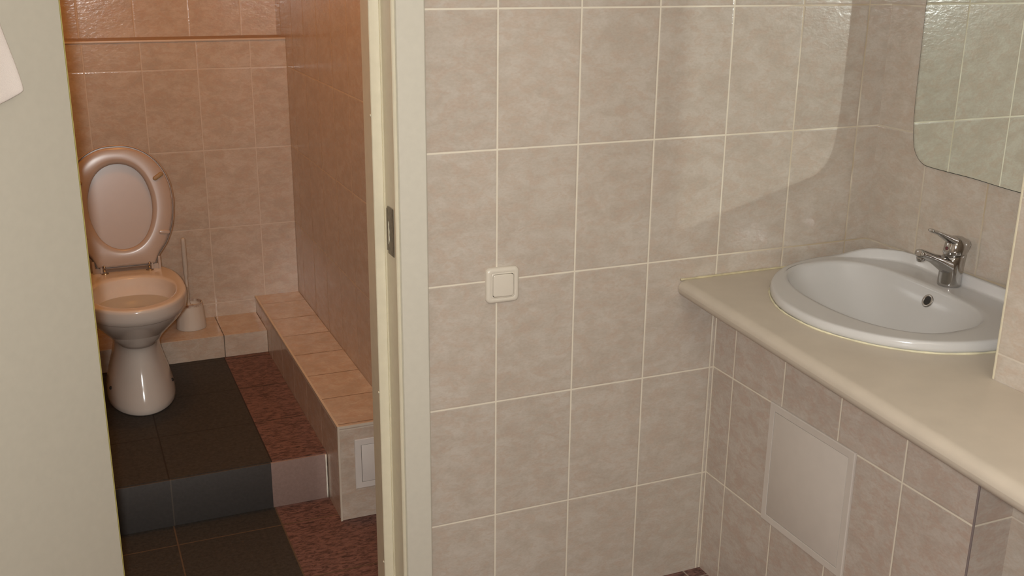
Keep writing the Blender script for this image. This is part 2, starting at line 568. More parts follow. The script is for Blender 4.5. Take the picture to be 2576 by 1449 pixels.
# ------------------------------------------------------------------ door leaf, swung open towards the camera
ANG = math.radians(140 - 90)
DD = Vector((-math.sin(ANG), -math.cos(ANG), 0))
DN = Vector((math.cos(ANG), -math.sin(ANG), 0))
DP = Vector((-0.8645, -0.052, 0))


def door_pt(u, n, z):
    return DP + DD * u + DN * n + Vector((0, 0, z))


def door_box(bm, u0, u1, n0, n1, z0, z1):
    v = [bm.verts.new(door_pt(*p)) for p in ((u0, n0, z0), (u1, n0, z0), (u1, n1, z0), (u0, n1, z0),
                                           (u0, n0, z1), (u1, n0, z1), (u1, n1, z1), (u0, n1, z1))]
    for q in ((3, 2, 1, 0), (4, 5, 6, 7), (0, 1, 5, 4), (1, 2, 6, 5), (2, 3, 7, 6), (3, 0, 4, 7)):
        bm.faces.new([v[i] for i in q])


bm = bmesh.new()
door_box(bm, 0, 0.64, -0.038, 0, 0.012, 2.03)
bmesh.ops.bevel(bm, geom=list(bm.edges), offset=0.0015, segments=2, affect='EDGES')
door = link('door_1', bm, M_CREAM, smooth=True, auto=0.7)
struct(door, 'cream painted door leaf standing open at the left of the photo', 'door')
bm = bmesh.new()
for s in (-1, 1):
    off = 0.0 if s > 0 else -0.038
    tube(bm, [door_pt(0.585, off + s * 0.001, 1.02), door_pt(0.585, off + s * 0.045, 1.02), door_pt(0.575, off + s * 0.05, 1.02),
              door_pt(0.47, off + s * 0.05, 1.02)], 0.009, 12)
link('door_handle', bm, M_CHROME, door, smooth=True)

bm = bmesh.new()
door_box(bm, -0.0012, 0.0002, -0.036, 0.0004, 0.014, 2.028)
x_ = link('edge_band', bm, plain('yellowed_edge', (0.42, 0.36, 0.12), 0.5), door)
x_['label'] = 'yellowed edge band'

# towel hanging on the door; only its hanging corner reaches the picture
twe = [(0.40, 1.72), (0.30, 1.735), (0.22, 1.70), (0.165, 1.60), (0.142, 1.52), (0.128, 1.474), (0.1165, 1.438), (0.1085, 1.408),
       (0.1040, 1.386), (0.1050, 1.3805), (0.1130, 1.3770), (0.126, 1.3725), (0.150, 1.3655), (0.22, 1.352), (0.32, 1.345), (0.42, 1.34)]
bm = bmesh.new()
N = 14


def tw(u, z, n):
    return door_pt(u, n + 0.006 * (1 + math.sin(u * 34 + 0.6)) * min(1, (1.74 - z) * 5 + 0.15), z)


cx_, cz_ = 0.40, 1.55
rows_f, rows_b = [], []
for k in range(N + 1):
    t = k / N
    rows_f.append([bm.verts.new(tw(u + (cx_ - u) * t, z + (cz_ - z) * t * 0.98, 0.010 + 0.0012 * min(1, k / 1.5))) for u, z in twe])
for a, b in zip(rows_f, rows_f[1:]):
    for i in range(len(twe) - 1):
        bm.faces.new((a[i], a[i + 1], b[i + 1], b[i]))
towel = link('towel', bm, M_TOWEL, smooth=True)
md = towel.modifiers.new('solid', 'SOLIDIFY')
md.thickness = 0.004
md.offset = 0
md2 = towel.modifiers.new('sub', 'SUBSURF')
md2.levels = md2.render_levels = 2
apply_mods(towel)
for p in towel.data.polygons:
    p.use_smooth = True
tag(towel, 'white cloth corner hanging against the open cream door at the left edge', 'towel')
bm = bmesh.new()
tube(bm, [door_pt(0.33, 0.0, 1.74), door_pt(0.33, 0.03, 1.735), door_pt(0.33, 0.036, 1.755)], 0.004, 10)
bm2 = bm
link('door_hook', bm2, M_CHROME, door, smooth=True)

# ------------------------------------------------------------------ toilet compartment built-ins
PLAT = 0.150
o = boxo('step_platform', (TL, -0.2405, 0.782, 1.95, 0, PLAT), [M_STEP])
tag(o, 'raised platform with dark slate and red-brown tiles, carrying the toilet', 'step')
# paler smooth riser slabs on the front of the step
MR = NT('step_riser_tiles')
_g = MR.n('ShaderNodeNewGeometry')
_s = MR.n('ShaderNodeSeparateXYZ')
MR.l(_g.outputs['Position'], _s.inputs[0])
_f = MR.math('MULTIPLY', MR.math('SUBTRACT', _s.outputs[0], -0.412), 4000, clamp=True)
_n = MR.noise(_g.outputs['Position'], 120, 3, 0.6)
_sl = MR.mix(_n, (0.030, 0.026, 0.024), (0.056, 0.050, 0.046))
_rd = MR.mix(_n, (0.21, 0.14, 0.115), (0.32, 0.22, 0.19))
_d = MR.math('ABSOLUTE', MR.math('SUBTRACT', _s.outputs[0], -0.702))
_gm = MR.math('DIVIDE', MR.math('SUBTRACT', _d, 0.0014), 0.001, clamp=True)
MR.l(MR.mix(_gm, (0.075, 0.062, 0.050), MR.mix(_f, _sl, _rd)), MR.b.inputs['Base Color'])
MR.b.inputs['Roughness'].default_value = 0.6
ri = boxo('riser', (TL, -0.2415, 0.773, 0.7815, 0.0, PLAT - 0.001), MR.m, o, bev=0.0015)
ri['label'] = 'step riser with dark slate slabs and one dusty pink slab'
bm = bmesh.new()
pts = [(-0.2445, 0.7725, 0.002 + k * 0.0146) for k in range(11)]
tube(bm, pts, [0.0022 + 0.0012 * random.random() for _ in pts], 8)
s = link('grout_bead', bm, plain('white_grout_smear', (0.75, 0.70, 0.60), 0.6), o, smooth=True)
s['label'] = 'white grout smear down the riser corner'

o = boxo('tiled_plinth', (TL, -0.2405, 1.715, 1.95, PLAT, 0.238), M_PLINTH, bev=0.0015, seg=1)
tag(o, 'low beige tiled plinth along the back wall, carrying the toilet brush', 'plinth')

BZ = 0.305
bench = boxo('tiled_bench', (-0.24, TRX, 0.617, 1.95, 0, BZ), [M_BTOP, M_TR, M_BFRONT], bev=0.0015, seg=1)
assign(bench, lambda n, c: 0 if n.z > 0.6 else (2 if abs(n.y) > 0.6 else 1))
tag(bench, 'long low tiled pipe casing with a pale top along the right wall of the toilet', 'pipe casing')
bm = bmesh.new()
box(bm, -0.2425, -0.236, 0.6155, 1.95, BZ - 0.006, BZ + 0.0015)
box(bm, -0.2425, TRX, 0.6145, 0.619, BZ - 0.006, BZ + 0.0012)
box(bm, -0.2425, -0.237, 0.6145, 0.619, 0, BZ - 0.006)
e = link('edge_strip', bm, plain('edge_strip', (0.60, 0.52, 0.42), 0.35), bench)
e['label'] = 'thin pale edge strip along the casing corner'


def panel_frame(bm, o, U, V, Nn, u0, u1, v0, v1, w, t0, t1):
    """frame ring with an outer lip, U/V/N axes as Vectors"""
    def P(u, v, n):
        return o + U * u + V * v + Nn * n
    outer = [(u0, v0), (u1, v0), (u1, v1), (u0, v1)]
    inner = [(u0 + w, v0 + w), (u1 - w, v0 + w), (u1 - w, v1 - w), (u0 + w, v1 - w)]
    b = 0.002
    sh = lambda q, s: [(u + s * (1 if i in (0, 3) else -1), v + s * (1 if i in (0, 1) else -1)) for i, (u, v) in enumerate(q)]
    rings = [[P(u, v, t0) for u, v in outer], [P(u, v, t1 - b) for u, v in outer], [P(u, v, t1) for u, v in sh(outer, b)],
             [P(u, v, t1) for u, v in sh(inner, -0.0006)], [P(u, v, t1 - 0.0006) for u, v in inner], [P(u, v, t0) for u, v in inner]]
    loft(bm, rings)


# hatch in the bench front
h = empty('inspection_hatch', (-0.13, 0.617, 0.18), 'small white plastic inspection hatch in the end of the tiled pipe casing', 'hatch')
bm = bmesh.new()
oo = Vector((0, 0.6165, 0))
panel_frame(bm, oo, Vector((1, 0, 0)), Vector((0, 0, 1)), Vector((0, -1, 0)), -0.194, -0.070, 0.099, 0.258, 0.019, 0.0002, 0.006)
link('hatch_frame', bm, M_HATCH, h)
boxo('hatch_door', (-0.1735, -0.0905, 0.6118, 0.6162, 0.1195, 0.2375), M_HATCH, h, bev=0.0008)
boxo('gap', (-0.1755, -0.0885, 0.6158, 0.6167, 0.1175, 0.2395), M_DARK, h)['label'] = 'dark gap round the hatch door'

# access panel under the counter
h = empty('inspection_hatch', (0.613, -0.40, 0.44), 'square beige plastic inspection hatch in the tiles under the countertop', 'hatch')
bm = bmesh.new()
U, V, Nn = Vector((0, 1, 0)), Vector((0, 0, 1)), Vector((-1, 0, 0))
panel_frame(bm, Vector((0.6128, 0, 0)), U, V, Nn, -0.553, -0.253, 0.290, 0.601, 0.0185, 0.0002, 0.0065)
link('hatch_frame', bm, M_PANEL, h)
boxo('hatch_door', (0.6072, 0.6120, -0.5328, -0.2728, 0.3100, 0.5810), M_PANEL, h, bev=0.0008)
boxo('gap', (0.6118, 0.6127, -0.5345, -0.2715, 0.3085, 0.5825), M_DARK, h)['label'] = 'dark gap round the panel door'

# ------------------------------------------------------------------ countertop with cut-out
CT, CB = 0.845, 0.803


def cfront(y):
    return 0.490 + 0.083 * y


bm = bmesh.new()
ys = [-0.001, -0.876, -1.75]
nose = [(0.020, CB)] + [(0.018 - 0.018 * math.sin(a), CB + 0.021 - 0.021 * math.cos(a)) for a in [PI / 2 * k / 6 for k in range(0, 7)]]
nose += [(0.022 - 0.022 * math.cos(a), CT - 0.0215 + 0.0215 * math.sin(a)) for a in [PI / 2 * k / 8 for k in range(0, 9)]]
rings = []
for y in (-0.002, -0.3, -0.6, -0.7845, -0.7846, -1.2, -1.78):
    back = XR - 0.001 if y >= -0.78451 else 0.709
    r = [(cfront(y) + dx, y, z) for dx, z in nose[1:]] + [(back, y, CT), (back, y, CB)]
    rings.append(r)
loft(bm, rings, True, True)
counter = link('countertop', bm, M_COUNTER, smooth=True, auto=0.6)
tag(counter, 'long beige laminate countertop with a rounded front edge, holding the washbasin', 'countertop')

YC = -0.352
SHEAR = 0.075     # basin and counter front are set slightly askew to the wall


def basin_outline(scale=0.0, n=96):
    """half outline (x, half width) mirrored about y=YC; scale moves it outwards"""
    half = [(0.575, 0.0), (0.580, 0.065), (0.600, 0.128), (0.634, 0.192), (0.680, 0.246), (0.735, 0.287), (0.800, 0.313),
            (0.862, 0.324), (0.920, 0.318), (0.975, 0.285), (1.020, 0.243), (1.052, 0.212), (1.063, 0.180), (1.066, 0.120), (1.066, 0.06)]
    pts = [(x, YC + h, 0) for x, h in half] + [(1.066, YC, 0)] + [(x, YC - h, 0) for x, h in reversed(half[1:])]
    P = [Vector((p.x + SHEAR * (p.y - YC), p.y, 0)) for p in smooth_path(pts, 8, closed=True)]
    # resample by angle about the bowl centre
    c = Vector((0.815, YC, 0))
    angs = [(math.atan2(p.y - c.y, p.x - c.x), (p - c).length) for p in P]
    angs.sort()
    out = []
    for k in range(n):
        a = -PI + 2 * PI * (k + 0.5) / n
        for i in range(len(angs)):
            a0, r0 = angs[i - 1] if i else (angs[-1][0] - 2 * PI, angs[-1][1])
            a1, r1 = angs[i]
            if a0 <= a <= a1:
                break
        else:
            a0, r0 = angs[-1]
            a1, r1 = angs[0][0] + 2 * PI, angs[0][1]
        r = r0 + (r1 - r0) * ((a - a0) / max(1e-9, a1 - a0)) + scale
        out.append((a, r))
    return out


def ring_at(out, z, off=0.0, zf=None):
    r_ = []
    for a, r in out:
        x = 0.815 + (r + off) * math.cos(a)
        y = YC + (r + off) * math.sin(a)
        x = min(x, 1.0665)
        y = min(max(y, -0.7), -0.003)
        r_.append((x, y, zf(x, y) if zf else z))
    return r_


def bowl_ring(s, z, n=96, cx=0.812, sx=0.158, sy=0.262, p=2.25, dxb=0.0):
    r_ = []
    for k in range(n):
        a = -PI + 2 * PI * (k + 0.5) / n
        c, s_ = math.cos(a), math.sin(a)
        e = 2.0 / (p + (0.9 if c > 0 else 0.0))
        x = cx + dxb + sx * s * math.copysign(abs(c) ** e, c)
        y = YC + 0.018 + sy * s * math.copysign(abs(s_) ** e, s_)
        x += SHEAR * (y - YC)
        r_.append((x, y, z))
    return r_


# cut the counter
out = basin_outline()
bmc = bmesh.new()
loft(bmc, [ring_at(out, 0.70, -0.03), ring_at(out, 0.95, -0.03)], True, True)
cutter = link('cutter', bmc, M_DARK)
bo = counter.modifiers.new('cut', 'BOOLEAN')
bo.object = cutter
bo.operation = 'DIFFERENCE'
bo.solver = 'EXACT'
bpy.context.view_layer.update()
apply_mods(counter)
# the tiled casing below is hollow where the basin hangs
bo = bpy.data.objects['wall_under_counter'].modifiers.new('cut', 'BOOLEAN')
cut2 = None
bmc = bmesh.new()
box(bmc, 0.64, XR - 0.02, -0.84, -0.02, 0.02, 0.9)
cut2 = link('cutter2', bmc, M_DARK)
bo.object = cut2
bo.operation = 'DIFFERENCE'
bo.solver = 'EXACT'
bpy.context.view_layer.update()
apply_mods(bpy.data.objects['wall_under_counter'])
for c_ in (cutter, cut2):
    bpy.data.objects.remove(c_)

# ------------------------------------------------------------------ washbasin
basin = empty('washbasin', (0.82, YC, CT), 'white porcelain drop-in washbasin with an oval bowl set in the countertop', 'washbasin')
DECK = 0.8745


def deck(x, y):
    """front rim a little lower than the tap deck"""
    t = min(1, max(0, (x - 0.60) / 0.40))
    return 0.868 + 0.0065 * t


def sst(t):
    t = min(1, max(0, t))
    return t * t * (3 - 2 * t)


def ledge(x, y):
    """raised rear edge, dying out along the slanting corners"""
    return deck(x, y) + 0.027 * sst((x - 0.93) / 0.095)


under = [bowl_ring(0.10, 0.712), bowl_ring(0.45, 0.722), bowl_ring(0.75, 0.755), bowl_ring(0.95, 0.800), bowl_ring(1.03, 0.8455)]
rings = under + [ring_at(out, CT + 0.0008, -0.006), ring_at(out, CT + 0.003, 0.0), ring_at(out, CT + 0.012, 0.0015),
                 ring_at(out, 0, 0.0, lambda x, y: ledge(x, y) - 0.006),
                 ring_at(out, 0, -0.002, lambda x, y: ledge(x, y) - 0.0015), ring_at(out, 0, -0.005, ledge),
                 ring_at(out, 0, -0.011, ledge), ring_at(out, 0, -0.0135, lambda x, y: ledge(x, y) - 0.0025 * sst((x - 0.93) / 0.095)),
                 ring_at(out, 0, -0.0165, lambda x, y: deck(x, y) + 0.004 * sst((x - 0.93) / 0.095)), ring_at(out, 0, -0.0200, deck)]
bo_ = bowl_ring(1.04, 0)
edge_ring = ring_at(out, 0, -0.0200)
for t in (0.12, 0.3, 0.5, 0.7, 0.9):
    rr = []
    for (x0, y0, _), (x1, y1, _) in zip(edge_ring, bo_):
        x, y = x0 + (x1 - x0) * t, y0 + (y1 - y0) * t
        rr.append((x, y, deck(x, y)))
    rings.append(rr)
rings.append([(x, y, deck(x, y) - 0.0004) for x, y, _ in bowl_ring(1.02, 0)])
rings.append([(x, y, deck(x, y) - 0.0025) for x, y, _ in bowl_ring(1.002, 0)])
rings.append([(x, y, deck(x, y) - 0.007) for x, y, _ in bowl_ring(0.988, 0)])
for s_, dz, dxb in ((0.955, 0.020, 0.002), (0.86, 0.044, 0.004), (0.74, 0.069, 0.008), (0.60, 0.092, 0.012), (0.46, 0.110, 0.016),
                    (0.32, 0.124, 0.02), (0.18, 0.133, 0.022), (0.095, 0.136, 0.022)):
    rings.append(bowl_ring(s_, 0.868 - dz, dxb=dxb))
bm = bmesh.new()
loft(bm, rings, True, True)
link('bowl', bm, M_PORC, basin, smooth=True)
bm = bmesh.new()
lathe(bm, [(0.024, 0.0), (0.024, 0.002), (0.020, 0.003), (0.016, 0.001), (0.004, 0.0005)], (0.834, YC, 0.7325), 28)
link('drain', bm, M_CHROME, basin, smooth=True)
# overflow ring on the rear wall of the bowl
bm = bmesh.new()
prof_o = [(0.0125, -0.003), (0.0135, 0.0), (0.0125, 0.0018), (0.0095, 0.0022), (0.0080, 0.0008), (0.0075, -0.002)]
lathe(bm, prof_o, (0, 0, 0), 28, False, False)
ov_loc = Vector((0.9610, -0.3505, 0.8418))
ov_rot = Vector((-0.877, 0.066, 0.475)).to_track_quat('Z', 'Y').to_matrix().to_4x4() @ Matrix.Scale(1.25, 4)
bm.transform(Matrix.Translation(ov_loc) @ ov_rot)
ovr = link('overflow_ring', bm, M_CHROME, basin, smooth=True)
bm = bmesh.new()
lathe(bm, [(0.0080, 0.0006), (0.0080, 0.0012)], (0, 0, 0), 24)
bm.transform(Matrix.Translation(ov_loc) @ ov_rot)
x_ = link('overflow_hole', bm, M_DARK, ovr)
x_['label'] = 'dark overflow opening'
# sealant bead along the front of the basin
pts = ring_at(out, CT + 0.0015, 0.0015)
bead = [p for p, (a, r) in zip(pts, out)]
i0 = min(range(len(out)), key=lambda i: abs(out[i][0] + 2.02))
seq = [bead[(k) % len(bead)] for k in range(len(bead)) if (out[k][0] < -1.35 or out[k][0] > 2.15)]
seq = [p for k, p in enumerate(bead) if out[k][0] > 2.15] + [p for k, p in enumerate(bead) if out[k][0] < -1.35]
bm = bmesh.new()
tube(bm, seq, [0.0016 + 0.0014 * random.random() for _ in seq], 8, up=(0, 0, 1))
x_ = link('sealant', bm, M_SEAL, basin, smooth=True)
x_['label'] = 'yellowed sealant bead'
# sealant where counter meets wall
bm = bmesh.new()
seq = [(0.495 + k * 0.012, -0.0035, CT + 0.002) for k in range(34)]
tube(bm, seq, [0.0022 + 0.0014 * random.random() for _ in seq], 8, up=(0, 0, 1))
x_ = link('sealant', bm, M_SEAL2, counter, smooth=True)
x_['label'] = 'yellowed sealant along the wall'

# ------------------------------------------------------------------ faucet
FY = YC + 0.002
tap = empty('faucet', (1.028, FY, DECK), 'chrome single-lever mixer tap on the rear of the washbasin', 'tap')
bm = bmesh.new()


def tap_ring(cx, z, rx, ry, tilt=0.0, n=28):
    return [(cx + rx * math.cos(2 * PI * k / n), FY + ry * math.sin(2 * PI * k / n), z + tilt * math.cos(2 * PI * k / n)) for k in range(n)]


rings = [tap_ring(1.0205, 0.8752, 0.0255, 0.0265), tap_ring(1.0205, 0.8765, 0.0265, 0.0275), tap_ring(1.0205, 0.882, 0.0265, 0.0275),
         tap_ring(1.021, 0.900, 0.0262, 0.0270), tap_ring(1.022, 0.920, 0.0270, 0.0262), tap_ring(1.024, 0.938, 0.0275, 0.0262, 0.001),
         tap_ring(1.026, 0.948, 0.0272, 0.0260, 0.003), tap_ring(1.027, 0.951, 0.0250, 0.0240, 0.004)]
loft(bm, rings, True, True)
link('body', bm, M_CHROME, tap, smooth=True, auto=1.0)
bm = bmesh.new()
path = smooth_path([(1.022, FY, 0.916), (0.998, FY, 0.928), (0.972, FY, 0.941), (0.946, FY, 0.952), (0.926, FY, 0.960), (0.913, FY, 0.963)], 5)
n = len(path)
rad = []
for k in range(n):
    t = k / (n - 1)
    ra = 0.0235 - 0.0085 * min(1, t * 1.5)
    rb = 0.0235 - 0.0125 * min(1, t * 1.9)
    if t > 0.9:
        q = (t - 0.9) / 0.1
        ra *= math.sqrt(max(0.05, 1 - q * q * 0.9))
        rb *= math.sqrt(max(0.05, 1 - q * q * 0.7))
    rad.append((ra, rb))
tube(bm, path, rad, 20)
sp = link('spout', bm, M_CHROME, tap, smooth=True)
bm = bmesh.new()
lathe(bm, [(0.0085, 0.003), (0.0095, 0.004), (0.0095, 0.012), (0.0085, 0.014)], (0, 0, 0), 20)
bm.transform(Matrix.Translation((0.9245, FY, 0.9415)) @ Euler((0, math.radians(-14), 0)).to_matrix().to_4x4())
link('aerator', bm, M_CHROME, sp, smooth=True, auto=0.8)
# lever with its domed cap
bm = bmesh.new()
rings = [tap_ring(1.027, 0.9518, 0.0262, 0.0250, 0.004), tap_ring(1.028, 0.958, 0.0295, 0.0275, 0.005), tap_ring(1.030, 0.968, 0.0305, 0.0280, 0.005),
         tap_ring(1.031, 0.978, 0.0292, 0.0265, 0.001), tap_ring(1.033, 0.986, 0.0250, 0.0225, -0.003), tap_ring(1.034, 0.991, 0.0165, 0.0145, -0.004),
         tap_ring(1.035, 0.9935, 0.006, 0.005, -0.001)]
loft(bm, rings, True, True)
link('lever_cap', bm, M_CHROME, tap, smooth=True)
bm = bmesh.new()
path = smooth_path([(1.050, FY, 0.970), (1.034, FY, 0.977), (1.010, FY, 0.986), (0.989, FY, 0.996), (0.968, FY, 1.006), (0.950, FY, 1.013), (0.941, FY, 1.016)], 5)
n = len(path)
rad = []
for k in range(n):
    t = k / (n - 1)
    ra = 0.0225 - 0.0125 * min(1, t * 1.35)
    rb = 0.0165 - 0.0120 * min(1, t * 1.5)
    if t > 0.92:
        q = (t - 0.92) / 0.08
        ra *= math.sqrt(max(0.05, 1 - q * q * 0.9))
        rb *= math.sqrt(max(0.1, 1 - q * q * 0.8))
    rad.append((ra, rb))
tube(bm, path, rad, 18)
lev = link('lever', bm, M_CHROME, tap, smooth=True)
bm = bmesh.new()
lathe(bm, [(0.0042, 0.0), (0.0042, 0.0012), (0.002, 0.0016)], (0, 0, 0), 16)
bm.transform(Matrix.Translation((1.0002, FY + 0.001, 0.9665)) @ Euler((0, math.radians(-80), 0)).to_matrix().to_4x4())
x_ = link('temperature_mark', bm, plain('dark_red', (0.10, 0.015, 0.02), 0.3), lev, smooth=True)
x_['label'] = 'dark red temperature dot'

# ------------------------------------------------------------------ mirror
# outline in (y, z): left edge flares upwards, rounded lower corner, gently curved lower edge
mo = [(-0.112, 1.78), (-0.117, 1.64), (-0.1205, 1.52), (-0.1215, 1.42), (-0.123, 1.32), (-0.125, 1.25), (-0.131, 1.195), (-0.139, 1.165),
      (-0.153, 1.145), (-0.172, 1.132), (-0.195, 1.1275), (-0.26, 1.126), (-0.34, 1.1250), (-0.43, 1.1205), (-0.50, 1.1190), (-0.60, 1.118), (-0.70, 1.122),
      (-0.745, 1.15), (-0.765, 1.20), (-0.770, 1.35), (-0.770, 1.60), (-0.765, 1.85), (-0.70, 1.93), (-0.44, 1.95), (-0.18, 1.93), (-0.118, 1.86)]
P = smooth_path([(0, y, z) for y, z in mo], 6, closed=True)
bm = bmesh.new()
xa, xb = XR - 0.0055, XR - 0.0008
n = len(P)
area = sum(P[i].y * P[(i + 1) % n].z - P[(i + 1) % n].y * P[i].z for i in range(n))
sg = 1 if area > 0 else -1
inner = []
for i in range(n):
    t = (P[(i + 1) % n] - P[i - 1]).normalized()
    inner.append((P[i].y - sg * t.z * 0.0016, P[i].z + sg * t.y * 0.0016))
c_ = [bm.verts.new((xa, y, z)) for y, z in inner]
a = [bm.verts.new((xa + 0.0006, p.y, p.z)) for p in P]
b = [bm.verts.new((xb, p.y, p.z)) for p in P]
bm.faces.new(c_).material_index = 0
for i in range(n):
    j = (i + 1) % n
    bm.faces.new((c_[i], c_[j], a[j], a[i])).material_index = 1  # dark front rim paints in the shadow gap along the mirror edge
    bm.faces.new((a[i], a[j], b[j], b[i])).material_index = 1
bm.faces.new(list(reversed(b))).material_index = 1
mir = link('mirror', bm, [M_MIRROR, M_EDGE_GAP])
tag(mir, 'frameless mirror with rounded lower corners on the wall above the washbasin', 'mirror')

# ------------------------------------------------------------------ light switch


def rrect(x0, x1, z0, z1, r, y, n=6):
    pts = []
    for cx, cz, a0 in ((x1 - r, z1 - r, 0), (x0 + r, z1 - r, PI / 2), (x0 + r, z0 + r, PI), (x1 - r, z0 + r, 1.5 * PI)):
        for k in range(n + 1):
            a = a0 + PI / 2 * k / n
            pts.append((cx + r * math.cos(a), y, cz + r * math.sin(a)))
    return pts


sw = empty('light_switch', (0.0125, 0, 0.889), 'cream rounded single-rocker light switch on the tiled wall', 'light switch')
sx0, sx1, sz0, sz1 = -0.0285, 0.0535, 0.846, 0.931
bm = bmesh.new()
sh = lambda d, y, r: rrect(sx0 + d, sx1 - d, sz0 + d, sz1 - d, r, y)
loft(bm, [sh(0, -0.0006, .012), sh(0, -0.004, .012), sh(0.001, -0.0075, .0115), sh(0.003, -0.0098, .010), sh(0.006, -0.0108, .008), sh(0.011, -0.0112, .0075),
          sh(0.0118, -0.0106, .007), sh(0.0124, -0.0112, .007), sh(0.0145, -0.0114, .0065), sh(0.0150, -0.0104, .006), sh(0.0152, -0.006, .006)], True, True)
link('cover_plate', bm, M_SWITCH, sw, smooth=True, auto=0.9)
bm = bmesh.new()
sh2 = lambda d, y, r: rrect(sx0 + d, sx1 - d, sz0 + d, sz1 - d, r, y)
tilt = lambda ring: [(x, y - 0.0012 * ((x - 0.0125) / 0.026), z) for x, y, z in ring]
loft(bm, [sh2(0.0162, -0.0058, .0055), tilt(sh2(0.0162, -0.0118, .0055)), tilt(sh2(0.0168, -0.0125, .005)), tilt(sh2(0.0182, -0.0128, .004))], True, True)
link('rocker', bm, M_SWITCH, sw, smooth=True, auto=0.9)
bm = bmesh.new()
loft(bm, [sh(0.0151, -0.0059, .006), sh(0.0151, -0.0066, .006)], True, True)
x_ = link('gap', bm, M_DARK, sw)
x_['label'] = 'dark gap round the rocker'

# ------------------------------------------------------------------ toilet
TX = -0.7235
wc = empty('toilet', (TX, 1.45, PLAT), 'pale beige floor-standing toilet with its seat and lid raised', 'toilet')


def egg(z, hw, yf, yb, yc=1.37, pb=2.7, pf=2.0, n=64, cx=TX):
    r_ = []
    for k in range(n):
        a = 2 * PI * k / n
        c, s_ = math.cos(a), math.sin(a)
        p = pb if s_ > 0 else pf
        x = cx + hw * math.copysign(abs(c) ** (2 / p), c)
        y = yc + (yb - yc if s_ > 0 else yc - yf) * math.copysign(abs(s_) ** (2 / p), s_)
        r_.append((x, y, z))
    return r_


bm = bmesh.new()
R_ = [egg(0.1505, 0.108, 1.268, 1.705, 1.47), egg(0.156, 0.1115, 1.263, 1.708, 1.47), egg(0.172, 0.1115, 1.264, 1.708, 1.47),
      egg(0.200, 0.108, 1.272, 1.705, 1.47), egg(0.235, 0.099, 1.288, 1.70, 1.47), egg(0.275, 0.087, 1.306, 1.695, 1.47),
      egg(0.315, 0.0775, 1.318, 1.69, 1.47), egg(0.345, 0.074, 1.322, 1.69, 1.46), egg(0.365, 0.0755, 1.318, 1.69, 1.45),
      egg(0.383, 0.080, 1.308, 1.69, 1.43), egg(0.402, 0.090, 1.285, 1.69, 1.41), egg(0.424, 0.107, 1.253, 1.69, 1.40),
      egg(0.450, 0.128, 1.218, 1.69, 1.39), egg(0.475, 0.146, 1.188, 1.69, 1.38), egg(0.493, 0.154, 1.172, 1.69, 1.375),
      egg(0.4965, 0.1545, 1.170, 1.69, 1.37), egg(0.4995, 0.159, 1.156, 1.688, 1.37), egg(0.503, 0.163, 1.149, 1.686, 1.37),
      egg(0.520, 0.1655, 1.143, 1.684), egg(0.543, 0.1668, 1.139, 1.682), egg(0.5515, 0.1658, 1.1405, 1.682), egg(0.5550, 0.163, 1.144, 1.679),
      egg(0.5560, 0.157, 1.150, 1.67), egg(0.5555, 0.141, 1.172, 1.545, pb=2.4), egg(0.5540, 0.135, 1.180, 1.525, pb=2.3), egg(0.549, 0.1315, 1.184, 1.520, pb=2.2),
      egg(0.532, 0.128, 1.190, 1.514, pb=2.2), egg(0.512, 0.1215, 1.199, 1.497, pb=2.2), egg(0.500, 0.117, 1.206, 1.487, pb=2.2), egg(0.480, 0.109, 1.220, 1.48, pb=2.2),
      egg(0.440, 0.098, 1.24, 1.475), egg(0.400, 0.078, 1.27, 1.45), egg(0.375, 0.058, 1.30, 1.42)]
loft(bm, R_, True, True)
link('bowl', bm, M_TPORC, wc, smooth=True)
bm = bmesh.new()
bm.faces.new([bm.verts.new(p) for p in egg(0.5015, 0.1178, 1.204, 1.4885, pb=2.2)])
link('water', bm, M_WATER, wc)
# fixing screws at the foot
for sx in (-1, 1):
    bm = bmesh.new()
    lathe(bm, [(0.006, -0.002), (0.006, 0.001), (0.003, 0.0025)], (0, 0, 0), 14)
    bm.transform(Matrix.Translation((TX + sx * 0.100, 1.402, 0.213)) @ Euler((math.radians(35), math.radians(sx * 62), 0)).to_matrix().to_4x4())
    link('fixing_screw', bm, M_DARK, wc, smooth=True)

HY, HZ = 1.612, 0.568
TIL = math.radians(9)
VU = Vector((0, math.sin(TIL), math.cos(TIL)))
VN = Vector((0, -math.cos(TIL), math.sin(TIL)))


def S(u, v, n):
    return Vector((TX, HY, HZ)) + Vector((1, 0, 0)) * u + VU * v + VN * n


seat_half = [(0.0, 0.412), (0.045, 0.408), (0.088, 0.390), (0.124, 0.360), (0.150, 0.320), (0.165, 0.275), (0.170, 0.225), (0.167, 0.175),
             (0.156, 0.125), (0.137, 0.080), (0.116, 0.050), (0.104, 0.032), (0.099, 0.014), (0.093, 0.006), (0.060, 0.006), (0.0, 0.006)]
in_half = [(0.0, 0.356), (0.030, 0.351), (0.058, 0.335), (0.081, 0.307), (0.096, 0.268), (0.103, 0.228), (0.102, 0.185), (0.092, 0.142),
           (0.075, 0.106), (0.052, 0.081), (0.027, 0.068), (0.0, 0.064)]


def sym(half, n=5):
    pts = [(u, v, 0) for u, v in half] + [(-u, v, 0) for u, v in reversed(half[1:-1])]
    return [(p.x, p.y) for p in smooth_path(pts, n, closed=True)]


def resamp(poly, c, n=96):
    A = sorted((math.atan2(v - c[1], u - c[0]), math.hypot(u - c[0], v - c[1])) for u, v in poly)
    o_ = []
    for k in range(n):
        a = -PI + 2 * PI * (k + 0.5) / n
        lo_ = max([q for q in A if q[0] <= a], default=(A[-1][0] - 2 * PI, A[-1][1]))
        hi_ = min([q for q in A if q[0] > a], default=(A[0][0] + 2 * PI, A[0][1]))
        r = lo_[1] + (hi_[1] - lo_[1]) * (a - lo_[0]) / max(1e-9, hi_[0] - lo_[0])
        o_.append((a, r))
    return o_


